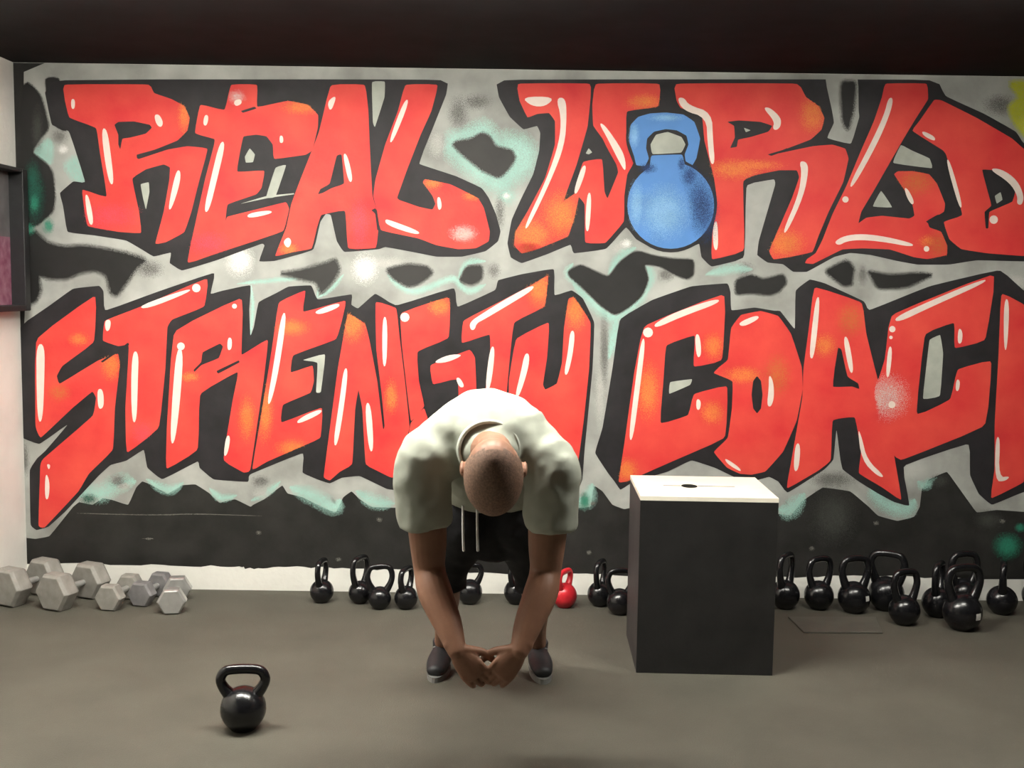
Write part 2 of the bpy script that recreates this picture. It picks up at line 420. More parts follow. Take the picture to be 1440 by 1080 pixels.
# dark smudges sprayed on the silver
P_ = Paint()
for s, wd in (('B 1030,300 1060,280 1120,275 1180,240 1220,258 1250,312 1330,328 1350,368 1310,430 1265,470 1180,430 1130,390 1080,350', 7),
              ('B 150,952 250,940 390,900 440,880 460,930 430,985 365,1060 345,995 240,975', 8),
              ('B 690,932 800,905 900,915 935,950 870,1000 810,1022 740,985', 7), ('B 1100,915 1182,912 1182,980 1130,1012 1065,990', 6)):
    P_.soft(PX(s), 4, wd)
P_.build('charcoal_smudge', 'f_dark', wall)
P_ = Paint()
for s, wd in (('C 355,940 420,905 500,945 560,972 620,890 700,835 800,865 900,880 992,880 992,960 960,982 900,962 820,915 738,905 765,980 735,1060 G 670,185 595,230 520,180 420,80 360,30', 4),
              ('D -20,985 60,958 120,985 222,955 238,1000 200,1045 150,1062 60,1050 -20,1060', 6),
              ('D 440,935 545,882 580,930 565,1000 H 570,72 530,82 440,15', 7), ('D 650,940 760,962 900,950 985,958 850,1020 H 800,90 700,95 660,20', 7),
              ('D 510,-20 595,-20 575,130 545,235 520,190', 9),
              ('A 110,-40 205,40 252,215 205,270 160,340 235,395 268,440 280,560 270,640 200,702 110,745', 5),
              ('A 105,750 175,735 240,800 330,820 420,810 540,830 640,850 745,885 690,925 640,1000 590,1068 560,1050 540,962 480,935 400,950 340,980 250,978 195,962 205,1040 180,1100 100,1110', 9),
              ('A 222,-40 300,-40 330,70 345,240 270,205', 3)):
    P_.soft(PX(s), 4, wd)
P_.build('black_smudge', 'f_black', wall)
P_ = Paint()
P_.blob(c1('L 470,240'), 42, 48, 4.4); P_.blob(c1('L 1010,60'), 16, 12, 4.4); P_.blob(c1('L 1260,260'), 26, 18, 4.4); P_.blob(c1('A 190,220'), 10, 40, 4.4)
P_.build('grey_dab', 'f_charcoal', wall)
P_ = Paint()
P_.blob(c1('A 175,560'), 18, 44, 4.6); P_.blob(c1('A 165,470'), 14, 30, 4.6); P_.blob(c1('I 450,150'), 16, 10, 3.4)
P_.build('green_dab', 'f_green', wall)
P_ = Paint()
P_.blob(c1('A 150,728'), 10, 11, 4.8); P_.blob(c1('A 245,712'), 10, 13, 4.8); P_.blob(c1('A 175,600'), 9, 16, 4.8); P_.blob(c1('L 1355,388'), 24, 22, 4.8); P_.blob(c1('L 1420,295'), 9, 8, 4.8); P_.blob(c1('K 440,160'), 10, 14, 4.8)
P_.build('teal_dab', 'f_teal', wall)
P_ = Paint(); P_.soft(PX('D 1350,-20 1420,60 1360,110 1380,170 1440,260 1700,300 1700,-20'), 4.8, 9); P_.build('yellow_dab', 'f_yellow', wall)
# worn board seams and chips in the black band
P_ = Paint()
for s in ('I 390,222 620,228 820,230 1000,226 1330,236', 'I 720,350 780,352'): P_.line(PX(s), 4.8, 2.0, 0.9)
P_.line(PX('I 735,352 775,350'), 5, 6, 0.8)
for s in ('K 480,172', 'K 462,420', 'L 690,272', 'J 660,255', 'I 1310,320', 'L 1330,262', 'J 455,455', 'L 365,400'): P_.blob(c1(s), 5, 4, 5)
P_.build('paint_chip', 'f_chip', wall)

# words: black block shadows
S1 = 'A 215,-30 262,205 350,228 435,495 372,485 302,545 320,610 340,745 480,760 640,785 720,832 778,868 868,845 858,900 920,940 1100,885 1330,800 1340,810 1310,893 1390,890 B 330,835 362,690 390,650 415,655 445,790 480,845 660,830 690,818 820,842 950,868 1080,868 1200,840 1262,790 1275,740 1250,650 1215,570 1180,520 1050,460 890,408 862,398 885,330 930,220 1000,45 1010,-30'
S2 = 'C -10,-30 5,60 60,160 130,225 200,205 215,240 210,330 180,450 120,570 70,680 48,800 65,872 120,902 250,855 370,805 382,852 550,830 650,715 700,780 780,825 870,845 960,830 1020,800 1030,870 1080,920 1250,878 1256,500 1400,475 1405,500 1320,790 1312,860 1365,898 D 220,905 270,945 340,945 400,912 480,868 560,848 660,858 800,890 900,908 1060,908 1200,885 1440,892 1700,880 1800,700 1790,450 1650,330 1440,300 1400,235 1240,145 1040,55 1000,-30'
S3 = 'E 95,285 250,180 370,92 505,78 525,105 528,208 800,108 1092,8 1065,122 1120,105 1272,72 1262,200 1268,335 1285,290 1308,160 1400,115 F 200,82 318,75 345,150 525,120 518,175 552,195 640,115 742,182 1045,85 1052,190 1250,100 G 0,50 120,20 288,-10 285,130 375,100 430,140 490,262 480,500 440,900 428,1060 400,1130 J 740,105 700,100 560,32 470,42 410,72 350,52 270,18 F 280,920 0,1035 E 1260,1072 1080,1060 1010,1000 1005,965 820,1062 745,1000 730,905 640,965 560,985 500,1040 I 400,140 330,215 245,292 185,308 155,285 150,0 E 190,950 230,915 350,775 200,882 120,852 90,800'
S4 = 'G 615,245 780,150 980,80 1165,65 1178,110 1180,205 1300,188 1400,205 H 205,205 255,270 280,300 282,100 355,45 430,65 632,158 652,205 960,80 1320,-5 1440,105 1600,200 1900,150 1900,1000 1700,1100 L 1440,112 1275,182 1210,125 1165,30 H 1165,872 822,988 L 862,188 780,165 700,122 600,60 520,0 H 510,960 490,800 475,960 L 430,0 240,122 195,60 H 150,1045 60,1070 0,1060 G 1100,1000 980,960 860,1020 K 690,60 620,105 590,60 G 560,1030 490,925 530,800 580,500'
for s in (S1, S2, S3, S4):
    Paint().poly(PX(s), 6).build('letter_shadow', 'letter_black', wall)

# letters: name, faces, black pieces, grey pieces, highlights, dots (point, radius in px), tints (material, point, rx, ry)
LET = []
def letter(n, faces, black=(), grey=(), hi=(), dots=(), tint=()): LET.append((n, faces, black, grey, hi, dots, tint))
letter('r', ['A 318,-5 330,80 350,165 490,215 505,330 545,570 415,525 425,610 442,715 600,742 718,750 705,640 668,470 740,425 830,400 862,415 858,480 830,640 785,805 840,795 935,745 970,640 1010,480 1055,318 950,308 850,325 700,375 690,360 800,320 900,280 950,230 962,165 935,105 870,70 780,40 760,-5'],
       ['A 580,200 600,185 680,183 760,200 770,215 740,245 660,265 620,270 610,325 600,300 600,250', 'A 690,352 800,322 945,262 960,285 850,320 700,372'], ['A 712,500 755,490 758,540 740,632 725,570'],
       ['A 518,218 540,222 560,360 575,500 560,500 535,380', 'A 785,150 805,150 825,190 815,212 795,195', 'A 895,435 912,430 908,500 865,630 855,625', 'A 432,550 448,560 475,700 455,710', 'A 365,70 378,72 376,120 366,118'], (),
       [('f_orange', 'A 935,150', 8, 24), ('f_pink', 'A 560,660', 40, 16)])
letter('e', ['A 1012,95 1140,128 1168,-5 1305,-5 1300,112 1400,90 B 200,78 300,98 352,150 350,215 322,330 290,352 125,375 122,300 90,258 40,250 A 1232,258 1215,340 1198,440 1342,430 1325,520 1300,552 1150,602 1142,690 1150,665 1300,628 B 190,590 205,625 178,738 A 1300,785 1100,850 945,905 1000,650 1040,470 1085,300 1088,272 985,245'],
       ['A 1220,130 1290,108 1300,118 1230,140'], ['A 1240,362 1265,318 1292,350 1282,390 1245,392', 'B 135,415 192,400 135,568 85,572', 'B -50,602 90,560 230,546 230,552 100,570'],
       ['A 1118,285 1140,290 1100,460 1055,640 1035,640 1075,460', 'A 1040,150 1055,155 1045,205 1032,200', 'B -5,652 110,635 120,645 -5,672', 'B 160,255 170,258 172,290 160,292', 'A 1185,85 1215,70 1225,90 1195,105'], (),
       [('f_orange', 'B 270,110', 24, 9), ('f_pink', 'A 1060,800', 26, 14), ('f_haze', 'A 1200,60', 10, 8)])
letter('a', ['B 412,-5 590,-5 605,120 612,300 625,560 650,640 655,740 645,825 500,830 490,630 365,655 345,720 320,828 220,845 130,868 190,720 215,600 260,480 355,240'],
       ['B 445,355 470,348 484,500 420,520 375,545 350,552 362,525 410,500'], (),
       ['B 478,345 495,350 525,480 510,495', 'B 175,795 200,770 215,790 200,825', 'B 400,90 430,60 440,62 412,135'], (), [('f_orange', 'B 200,830', 12, 8), ('f_pink', 'B 560,700', 12, 30)])
letter('l', ['B 790,-5 960,-5 925,130 870,250 800,430 750,570 760,580 860,615 930,630 945,600 930,560 880,490 890,475 1020,500 1160,570 1190,620 1220,740 1215,790 1150,825 1060,830 950,810 860,775 665,735 650,640 630,560 640,480 690,300 755,130'],
       ['B 620,632 640,622 650,635 660,730 650,735 640,650'], ['B 622,-20 690,-20 688,60 638,215 628,190'],
       ['B 790,75 812,75 725,290 712,285', 'B 690,680 720,688 870,745 850,755 700,705', 'B 955,570 965,565 975,620 962,635'], (),
       [('f_orange', 'B 930,495', 12, 8), ('f_orange', 'B 1130,560', 12, 6), ('f_haze', 'B 1085,750', 16, 10)])
letter('w', ['C 95,-10 110,80 150,165 200,145 260,140 290,180 290,300 240,470 150,640 90,740 82,810 120,852 200,830 358,765 385,680 412,560 400,540 330,590 400,400 455,210 470,60 472,-10',
             'C 490,-10 478,100 482,205 530,270 560,330 600,400 610,440 555,575 540,540 530,370 430,385 385,545 415,570 440,600 440,800 545,800 640,690 640,560 655,450 690,390 650,250 650,130 815,110 825,-10'],
       ['C 462,215 540,295 560,330 530,352 425,378 400,395'], ['C 445,345 460,318 478,340 460,350'],
       ['C 298,65 340,65 345,160 335,300 270,470 160,700 140,730 150,690 250,480 315,290 325,160', 'C 120,62 290,62 240,105 170,102', 'C 515,190 535,200 600,290 640,360 645,440 625,400 560,270', 'C 430,405 450,410 400,550 385,545', 'C 455,545 472,545 460,740 445,735'], (),
       [('f_orange', 'C 170,760', 26, 20), ('f_orange', 'C 320,660', 24, 28), ('f_orange', 'C 745,85', 22, 10), ('f_olive', 'C 150,830', 14, 7)])
letter('r', ['C 890,-10 905,80 925,115 985,135 1035,160 1045,280 1095,470 1112,600 1085,750 1080,885 1250,842 1240,480 1300,455 D 200,430 290,430 302,465 265,570 195,730 148,840 170,882 260,868 370,845 400,760 450,640 525,490 552,370 535,320 470,300 370,308 150,355 240,320 360,275 415,225 430,165 400,105 335,60 300,-10'],
       ['C 1160,185 1220,178 1330,185 1390,205 1370,235 1280,262 1215,275 1210,312 1175,318 1200,265 1196,205', 'C 1365,350 1440,328 D 240,318 250,325 160,358'], ['C 1245,215 1280,228 1255,238'],
       ['C 910,65 940,65 965,105 1080,140 1085,280 1095,395 1080,400 1065,290 1058,160 940,125', 'D 120,112 150,115 205,165 205,205 185,225 170,220 180,180', 'D 305,385 335,390 345,430 320,560 235,745 220,745 300,560 318,440', 'C 1100,690 1108,690 1112,830 1098,835 1090,750'], (),
       [('f_orange', 'C 1200,425', 34, 12), ('f_orange', 'D 370,150', 16, 22), ('f_orange', 'D 230,800', 24, 18), ('f_orange', 'D 60,405', 36, 7)])
letter('l', ['D 735,-10 950,-10 955,70 890,170 830,270 755,400 675,540 615,640 600,700 640,670 720,660 860,675 885,660 870,580 820,510 780,450 800,435 880,435 960,450 1000,500 1040,600 1035,640 950,690 960,720 1020,740 1050,810 1050,860 950,880 880,870 760,830 620,825 520,830 440,870 370,905 330,900 340,880 385,850 420,780 470,650 540,510 610,340 680,180 720,60'],
       (), ['D 815,300 870,330 962,370 978,422 770,395', 'D 715,530 775,620 670,615'],
       ['D 755,65 775,65 755,150 690,300 570,515 555,510 660,310 735,150', 'D 480,795 530,765 620,755 740,770 880,805 870,815 740,790 620,778 540,785 500,808', 'D 835,515 850,530 880,590 875,605 850,570'], [('D 535,578', 4.5), ('D 945,828', 4)],
       [('f_olive', 'D 890,490', 24, 16), ('f_olive', 'D 1005,810', 14, 16), ('f_orange', 'D 960,790', 14, 8)])
letter('d', ['D 985,72 910,180 870,230 1030,330 1045,350 1080,480 1130,660 1030,690 1060,780 1120,830 1250,850 1440,865 1600,850 1700,720 1690,500 1600,380 1440,325 1380,270 1200,165 1020,75'],
       ['D 1225,425 1290,430 1360,480 1395,540 1380,590 1310,620 1262,640 1258,725 1245,725 1238,640 1275,610 1250,520', 'D 940,690 1000,655 1060,650 1040,690 980,715'], ['D 1290,560 1320,540 1330,580 1300,600'],
       ['D 920,232 985,262 990,282 930,252', 'D 1045,375 1060,380 1125,610 1115,625', 'D 1260,420 1320,425 1400,480 1435,560 1425,605 1405,600 1410,560 1370,490'], [('D 1285,680', 6)], ())
letter('s', ['E 178,345 490,118 480,365 315,485 288,535 300,578 500,455 600,420 608,480 582,700 575,910 450,1030 I 400,110 225,297 195,290 E 205,985 215,958 475,735 488,645 470,612 370,695 205,852 180,795'],
       (), (), ['E 190,375 225,375 222,560 214,760 197,770 190,560', 'E 500,600 520,605 525,690 505,705 498,650', 'E 240,980 255,985 250,1010', 'I 235,10 250,60 245,150 232,150'], (),
       [('f_orange', 'E 565,480', 12, 18), ('f_olive', 'E 300,620', 14, 10), ('f_orange', 'E 400,350', 12, 8)])
letter('t', ['E 528,255 700,190 1057,35 1038,185 870,250 848,285 838,500 808,800 640,932 635,700 655,375 600,385 520,358'], ['E 510,462 600,402 650,365 656,378 600,412 520,468'], (),
       ['E 700,185 960,95 965,105 740,195', 'E 535,255 560,250 555,300 540,310', 'E 675,410 700,415 695,560 690,760 675,775 668,600'], [('E 995,90', 6)], [('f_pink', 'E 720,820', 14, 14)])
letter('r', ['E 875,305 1232,130 1222,430 1240,420 1360,345 1335,560 1268,1018 1235,1025 1128,965 1180,650 1210,508 1010,622 1005,912 840,1012 845,800'],
       ['E 1025,415 1115,370 1130,385 1110,445 1020,480 985,515 980,505 1020,465', 'E 1095,510 1210,455 1215,466 1105,524'], (),
       ['E 900,395 925,400 915,600 885,870 865,880 880,600', 'E 1158,340 1172,345 1170,400 1155,405', 'E 1150,835 1165,840 1150,930 1135,945'], [('E 917,385', 5.5), ('E 1188,182', 3.5)],
       [('f_orange', 'E 1250,750', 10, 26), ('f_orange', 'E 960,540', 12, 6)])
letter('e', ['F 150,160 290,98 270,215 495,150 470,260 445,350 220,430 210,520 325,480 330,560 315,620 170,680 160,775 375,690 365,850 250,900 90,970 15,1015 60,750 120,380'],
       (), ['F 270,455 390,420 365,620 340,620 350,465'], ['F 170,215 190,220 150,500 110,670 95,680 130,480', 'F 330,215 400,185 460,170 455,185 360,222', 'F 245,765 300,730 370,705 365,722 250,775'], (),
       [('f_orange', 'F 80,720', 10, 34), ('f_orange', 'F 220,900', 20, 10), ('f_orange', 'F 220,290', 20, 10)])
letter('n', ['F 500,215 590,270 610,350 650,560 680,810 688,790 672,620 645,400 640,155 748,190 762,330 790,560 815,800 780,900 730,1055 660,1020 590,985 575,700 555,600 538,700 525,985 460,1020 410,1065 378,1050 400,880 450,500'],
       (), (), ['F 485,495 500,500 480,680 445,890 430,880 465,650', 'F 680,235 698,240 695,480 680,490', 'F 590,670 615,675 630,910 612,920'], (), [('f_orange', 'F 525,270', 16, 22), ('f_orange', 'F 720,640', 8, 20)])
letter('g', ['F 765,215 1020,130 1015,345 850,410 860,560 890,690 820,770 800,600 775,380', 'F 915,480 1120,400 1145,440 1152,600 1150,880 900,1020 790,960 818,772 888,692 935,850 1060,800 1062,545 930,580'],
       (), (), ['F 930,470 1010,430 1090,425 1000,465', 'F 1050,545 1065,545 1090,590 1070,592'], [('F 790,238', 6.5)], [('f_orange', 'F 965,180', 14, 12)])
letter('t', ['F 1083,255 1250,170 1440,70 G 257,22 240,185 80,262 60,450 45,620 30,800 F 1190,900 1195,620 1222,420 1222,322 1075,372'],
       (), (), ['F 1120,265 1180,225 1300,150 1440,75 G 180,95 F 1300,180 1190,245 1150,265 1140,300 1125,300', 'F 1225,385 1245,390 1220,600 1198,610'], (), [('f_orange', 'G 210,90', 16, 24)])
letter('h', ['G 90,345 262,258 250,440 228,580 240,605 300,575 325,470 335,290 358,142 385,135 472,262 462,500 435,760 405,990 330,1050 250,900 220,800 60,800 55,560'],
       (), (), ['G 140,420 158,425 150,500 105,640 90,640 120,520', 'G 370,305 388,310 375,430 350,530 338,525 360,410'], (), [('f_orange', 'G 395,200', 14, 24)])
letter('c', ['G 735,280 1155,110 1138,460 988,492 1000,325 850,378 838,560 820,780 965,735 990,625 1165,580 1155,850 900,960 650,1070 610,1075 640,880 690,520'],
       (), ['G 870,565 985,550 975,580 865,628'], ['G 790,275 900,215 1110,145 1125,160 920,235 800,290', 'G 730,345 745,350 715,600 680,860 665,855 695,600', 'G 1000,325 1018,325 1028,430 1010,445', 'G 1008,650 1025,660 1020,705 1008,705'], [('G 760,315', 7)],
       [('f_orange', 'G 760,610', 14, 34), ('f_orange', 'G 1090,385', 12, 16), ('f_orange', 'G 1085,720', 14, 14), ('f_orange', 'G 650,1010', 14, 14)])
letter('o', ['G 1180,290 1230,225 1330,205 1420,230 H 260,320 315,490 320,600 290,760 220,920 130,1020 60,1035 0,1030 G 1160,1000 1090,920 1165,850 1185,700 1190,560 1090,520 1120,490 1165,455'],
       ['G 1312,535 1332,560 1340,630 1332,700 1312,725 1292,700 1284,630 1292,560'], (), ['G 1215,270 1310,230 1325,240 1240,285', 'G 1375,525 1390,560 1395,640 1380,690 1365,685 1375,600', 'G 1145,950 1220,1000 1235,1020 1160,975'], (),
       [('f_orange', 'G 1245,530', 24, 10), ('f_olive', 'H 190,530', 16, 24)])
letter('a', ['H 375,80 622,162 640,320 700,560 760,640 775,900 L 822,162 720,90 600,20 H 615,920 585,740 468,755 462,965 L 400,5 235,102 H 262,960 318,640 322,500 352,280'],
       ['H 498,390 515,400 545,540 600,572 606,602 570,588 470,592 480,500'], (), ['H 390,135 405,140 375,440 355,450 368,300', 'H 525,340 545,335 575,510 560,525', 'H 600,795 615,850 640,960 735,1050 700,1040 620,960', 'H 285,875 305,880 295,1010 275,1020'], (),
       [('f_olive', 'H 560,250', 16, 20), ('f_orange', 'H 430,380', 14, 14)])
letter('c', ['H 760,225 1300,8 1245,358 1085,398 1088,262 935,318 890,740 1068,655 1100,500 1278,452 1250,790 810,966 745,900 680,620 735,450'],
       (), ['H 960,350 1015,325 1030,420 1015,640 925,655 945,480'], ['H 780,245 950,165 1240,45 1245,58 960,185 800,262', 'H 755,385 770,390 755,540 742,540', 'H 1110,290 1125,310 1120,370 1105,370', 'H 1100,550 1112,560 1105,610 1095,610'], [('H 772,298', 4.5), ('H 765,340', 2.5), ('H 770,680', 5)],
       [('f_haze', 'H 740,640', 26, 26)])  # haze dab puts a lamp's glare into the letter's colour
letter('h', ['H 1322,110 1470,190 1450,450 1560,430 1580,150 1740,110 1700,1000 1560,1060 1560,700 1445,740 1440,1000 L 1440,65 1268,152 1290,0 H 1290,780 1310,430'],
       (), (), ['H 1340,145 1362,150 1350,400 1340,405', 'H 1298,845 1315,845 1305,1050 1370,1045 1340,1065 1295,1065'], (), ())
for li, (n, faces, black, grey, hi, dots, tint) in enumerate(LET):
    f = Paint()
    for i_, s in enumerate(faces): f.poly(PX(s), 7.8 + 0.4 * i_ + 0.033 * li)
    fo = f.build('painted_letter', 'red', wall, 'red graffiti letter %s with black outline' % n.upper())
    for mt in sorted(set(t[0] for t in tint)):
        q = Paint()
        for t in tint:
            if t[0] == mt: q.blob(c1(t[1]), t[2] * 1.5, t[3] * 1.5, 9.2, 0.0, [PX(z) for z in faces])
        q.build('spray_tint_and_glare', mt, fo)
    if black:
        q = Paint()
        for i_, s in enumerate(black): q.poly(PX(s), 10)
        q.build('letter_opening', 'letter_black', fo)
    if grey:
        q = Paint()
        for s in grey: q.poly(PX(s), 11)
        q.build('letter_gap', 'counter_grey', fo)
    q = Paint()
    for s in hi: q.poly(grow(PX(s), 1.1), 12, 2)
    for s, r in dots:
        c = c1(s); q.poly([(c[0] + r * math.cos(k * math.pi / 6), c[1] + r * math.sin(k * math.pi / 6)) for k in range(12)], 12, 0)
    q.build('letter_highlight', 'highlight', fo)
# silver patch between R and L of the top word, over the shadow
Paint().poly(PX('D 430,-40 600,-40 602,130 606,160 565,300 440,268 478,190 468,130'), 7).build('silver_patch', 'grey', wall)
Paint().soft(PX('D 510,-20 590,-20 575,130 548,232 520,180'), 7.5, 8).build('black_smudge', 'f_black', wall)

# painted blue kettlebell standing in for the O
def circ(cx, cy, rx, ry, n=40): return [(cx + rx * math.cos(2 * math.pi * k / n), cy + ry * math.sin(2 * math.pi * k / n)) for k in range(n)]
kc = c1('C 875,608')
ko = Paint(); ko.poly(circ(kc[0], kc[1], 65, 66), 13, 0)
ko.poly(PX('C 700,430 680,380 645,290 655,190 700,145 760,125 850,120 950,130 1010,175 1045,270 1020,400 980,460'), 13.3, 2)
kb = ko.build('painted_kettlebell', 'letter_black', wall, 'blue painted kettlebell in place of the letter O')
q = Paint(); q.poly(circ(kc[0], kc[1], 61, 61), 14, 0)
q.poly(PX('C 770,400 775,355 935,350 945,400 980,470 760,470'), 14.3, 1)
q.poly(PX('C 700,405 690,360 664,285 672,200 710,160 770,143 850,138 940,148 995,185 1025,270 1005,370 985,405 950,385 945,350 965,300 955,255 905,228 850,222 790,235 755,270 750,320 765,370 745,410'), 14.6, 1)
q.build('blue_fill', 'blue', kb)
q = Paint(); q.blob((kc[0] + 44, kc[1] + 2), 26, 58, 15, -0.15); q.blob(c1('C 970,460'), 16, 20, 15); q.blob(c1('C 760,420'), 16, 9, 15); q.blob(c1('C 930,400'), 7, 12, 15); q.build('navy_shade', 'f_navy', kb)
q = Paint(); q.blob((kc[0] - 10, kc[1] + 10), 44, 46, 15.3); q.blob((kc[0] - 48, kc[1]), 14, 40, 15.3); q.blob(c1('C 690,255'), 9, 20, 15.3); q.blob(c1('C 850,165'), 30, 6, 15.3); q.build('sky_shade', 'f_sky', kb)
q = Paint(); q.poly(PX('C 772,300 800,250 860,236 930,262 950,300 930,342 780,350'), 16, 1); q.build('handle_gap', 'counter_grey', kb)

# ------------------------------------------------------------------ board on the white side wall
def board():
    e = empty('poster_board', (LEFT_X, 5.46, 0))
    z0 = at(30, 437, 5.5).z; z1 = at(30, 237, 5.5).z
    obj('frame', box_mesh('frame', (0.002, 0.045, z0), (0.085, 0.10, z1), 0.004), M['frame'], e)
    obj('frame', box_mesh('frame', (0.002, -0.80, z0), (0.085, -0.745, z1), 0.004), M['frame'], e)
    obj('frame', box_mesh('frame', (0.002, -0.745, z0), (0.085, 0.045, z0 + 0.03), 0.004), M['frame'], e)
    obj('frame', box_mesh('frame', (0.002, -0.745, z1 - 0.02), (0.085, 0.045, z1), 0.004), M['frame'], e)
    zm = z0 + (z1 - z0) * 0.52
    obj('grey_sheet', box_mesh('grey_sheet', (0.002, -0.745, zm), (0.012, 0.045, z1 - 0.02)), M['print_grey'], e)
    obj('magenta_sheet', box_mesh('magenta_sheet', (0.002, -0.745, z0 + 0.03), (0.012, 0.045, zm)), M['print_magenta'], e)
    tag(e, 'black framed board with grey and magenta sheets on the white side wall', 'board')
board()

# ------------------------------------------------------------------ kettlebells
def kettlebell(px, py, wpx, hpx, yaw, label, material='iron', group='kettlebells lined up along the mural wall', sticker=None, hw=1.0, name='kettlebell', dz=0):
    """px, py: middle of the foot's front edge; wpx: ball width; hpx: total height in the picture"""
    p = at_floor(px, py); r = wpx / 2 * p.y / F_PX; Ht = hpx * p.y / F_PX
    p = p + Vector((0, r * 0.55, 0)); r *= 1.01
    e = empty(name, (p.x, p.y, 0), yaw)
    prof = []
    zc = r * 0.93
    for k in range(15):
        a = -math.pi / 2 + 0.30 + (math.pi - 0.30) * k / 14
        prof.append((r * math.cos(a), zc + r * math.sin(a)))
    prof[-1] = (0.0, zc + r)
    prof = [(0.0, 0.0), (r * 0.50, 0.0), (r * 0.56, 0.004)] + [q for q in prof if q[1] > 0.006]
    n = 24; vs, fs = [], []
    for (a, z) in prof:
        for k in range(n):
            t = 2 * math.pi * k / n; vs.append((a * math.cos(t), a * math.sin(t), z))
    for i in range(len(prof) - 1):
        for k in range(n): fs.append((i * n + k, i * n + (k + 1) % n, (i + 1) * n + (k + 1) % n, (i + 1) * n + k))
    me = mesh('body', vs, fs, True); bm = bmesh.new(); bm.from_mesh(me)
    bmesh.ops.remove_doubles(bm, verts=bm.verts, dist=1e-5); bmesh.ops.recalc_face_normals(bm, faces=bm.faces); bm.to_mesh(me); bm.free()
    obj('body', me, M[material], e)
    tr = max(0.0145, r * 0.22)
    W = max(r * 0.92, 0.062) * hw; top = Ht - tr
    zs = zc + r * 0.62
    path = [(-r * 0.55, 0, zs), (-W * 0.86, 0, zs + (top - zs) * 0.30), (-W, 0, zs + (top - zs) * 0.62), (-W * 0.80, 0, zs + (top - zs) * 0.92), (-W * 0.35, 0, top), (W * 0.35, 0, top),
            (W * 0.80, 0, zs + (top - zs) * 0.92), (W, 0, zs + (top - zs) * 0.62), (W * 0.86, 0, zs + (top - zs) * 0.30), (r * 0.55, 0, zs)]
    V, Fc = tube_geo(path, [tr * 1.35, tr * 1.1, tr, tr, tr, tr, tr, tr, tr * 1.1, tr * 1.35], 12, (0, 1, 0), 4, False)
    obj('handle', fix_normals(mesh('handle', V, Fc, True)), M[material], e)
    if sticker:
        # square sticker wrapped on the front of the ball; sticker = (azimuth from camera, elevation, size)
        az, el, sz = sticker; vs = []; fs = []
        az0 = -math.pi / 2 + az - yaw; k_ = sz / r
        for i in range(4):
            for j in range(4):
                a = az0 + (i / 3 - .5) * k_; b = el + (j / 3 - .5) * k_
                vs.append(((r + .0015) * math.cos(b) * math.cos(a), (r + .0015) * math.cos(b) * math.sin(a), zc + (r + .0015) * math.sin(b)))
        for i in range(3):
            for j in range(3): fs.append((i * 4 + j, i * 4 + j + 1, i * 4 + j + 5, i * 4 + j + 4))
        so = obj('sticker', fix_normals(mesh('sticker', vs, fs, True)), M['sticker'], e); so['label'] = 'small white square sticker'
    tag(e, label, 'kettlebell', group)
    return e
kettlebell(451, 849, 34, 64, R(80), 'small black kettlebell standing alone against the bare white wall strip')
kettlebell(505, 850, 33, 70, R(62), 'black kettlebell turned edge on, behind one whose handle frames white wall')
kettlebell(533, 858, 33, 66, R(12), 'small black kettlebell whose handle loop frames the white wall strip')
kettlebell(570, 858, 34, 62, R(70), 'small black kettlebell half covered by the man\'s forearm on the dumbbell side')
kettlebell(660, 851, 36, 60, R(20), 'black kettlebell seen between the man\'s arms beside his dark shorts')
kettlebell(726, 851, 36, 62, R(60), 'black kettlebell by the wall, half covered by the man\'s forearm on the box side')
kettlebell(794, 856, 36, 56, R(60), 'bright red kettlebell by the wall', 'iron_red')
kettlebell(844, 854, 36, 68, R(66), 'black kettlebell next to the red one, edge on')
kettlebell(872, 866, 38, 68, R(8), 'black kettlebell partly hidden by the tall box, next to the edge on one')
kettlebell(1106, 858, 42, 82, R(50), 'black kettlebell peeking out from behind the tall box above the floor mat')
kettlebell(1154, 859, 42, 78, R(25), 'plain black kettlebell between the box side and the one with a sticker behind the mat')
kettlebell(1204, 864, 46, 84, R(15), 'black kettlebell with a white sticker behind the floor mat', sticker=(0.62, 0.15, 0.026))
kettlebell(1250, 861, 50, 88, R(-28), 'large black kettlebell with tall handle leaning into the row behind the smaller one')
kettlebell(1275, 881, 44, 82, R(20), 'black kettlebell standing forward of the row, past the mat corner')
kettlebell(1322, 870, 44, 82, R(55), 'black kettlebell tucked behind the big stickered one, on the mat side')
kettlebell(1358, 889, 55, 97, R(12), 'big black kettlebell with a white sticker low on its side, farthest forward', sticker=(0.5, -0.02, 0.032))
kettlebell(1358, 858, 44, 84, R(10), 'black kettlebell right behind the big stickered one by the wall')
kettlebell(1413, 866, 42, 78, R(65), 'black kettlebell with bright glint past the big stickered one')
kettlebell(1462, 858, 40, 84, R(-60), 'black kettlebell at the end of the row beyond the glinting one')
kb0 = at(340, 936, 4.0)
kettlebell(338, 1032, 66, 98, R(6), 'black kettlebell standing alone on the open floor in front of the dumbbells', group='kettlebell on the open floor', hw=1.05)

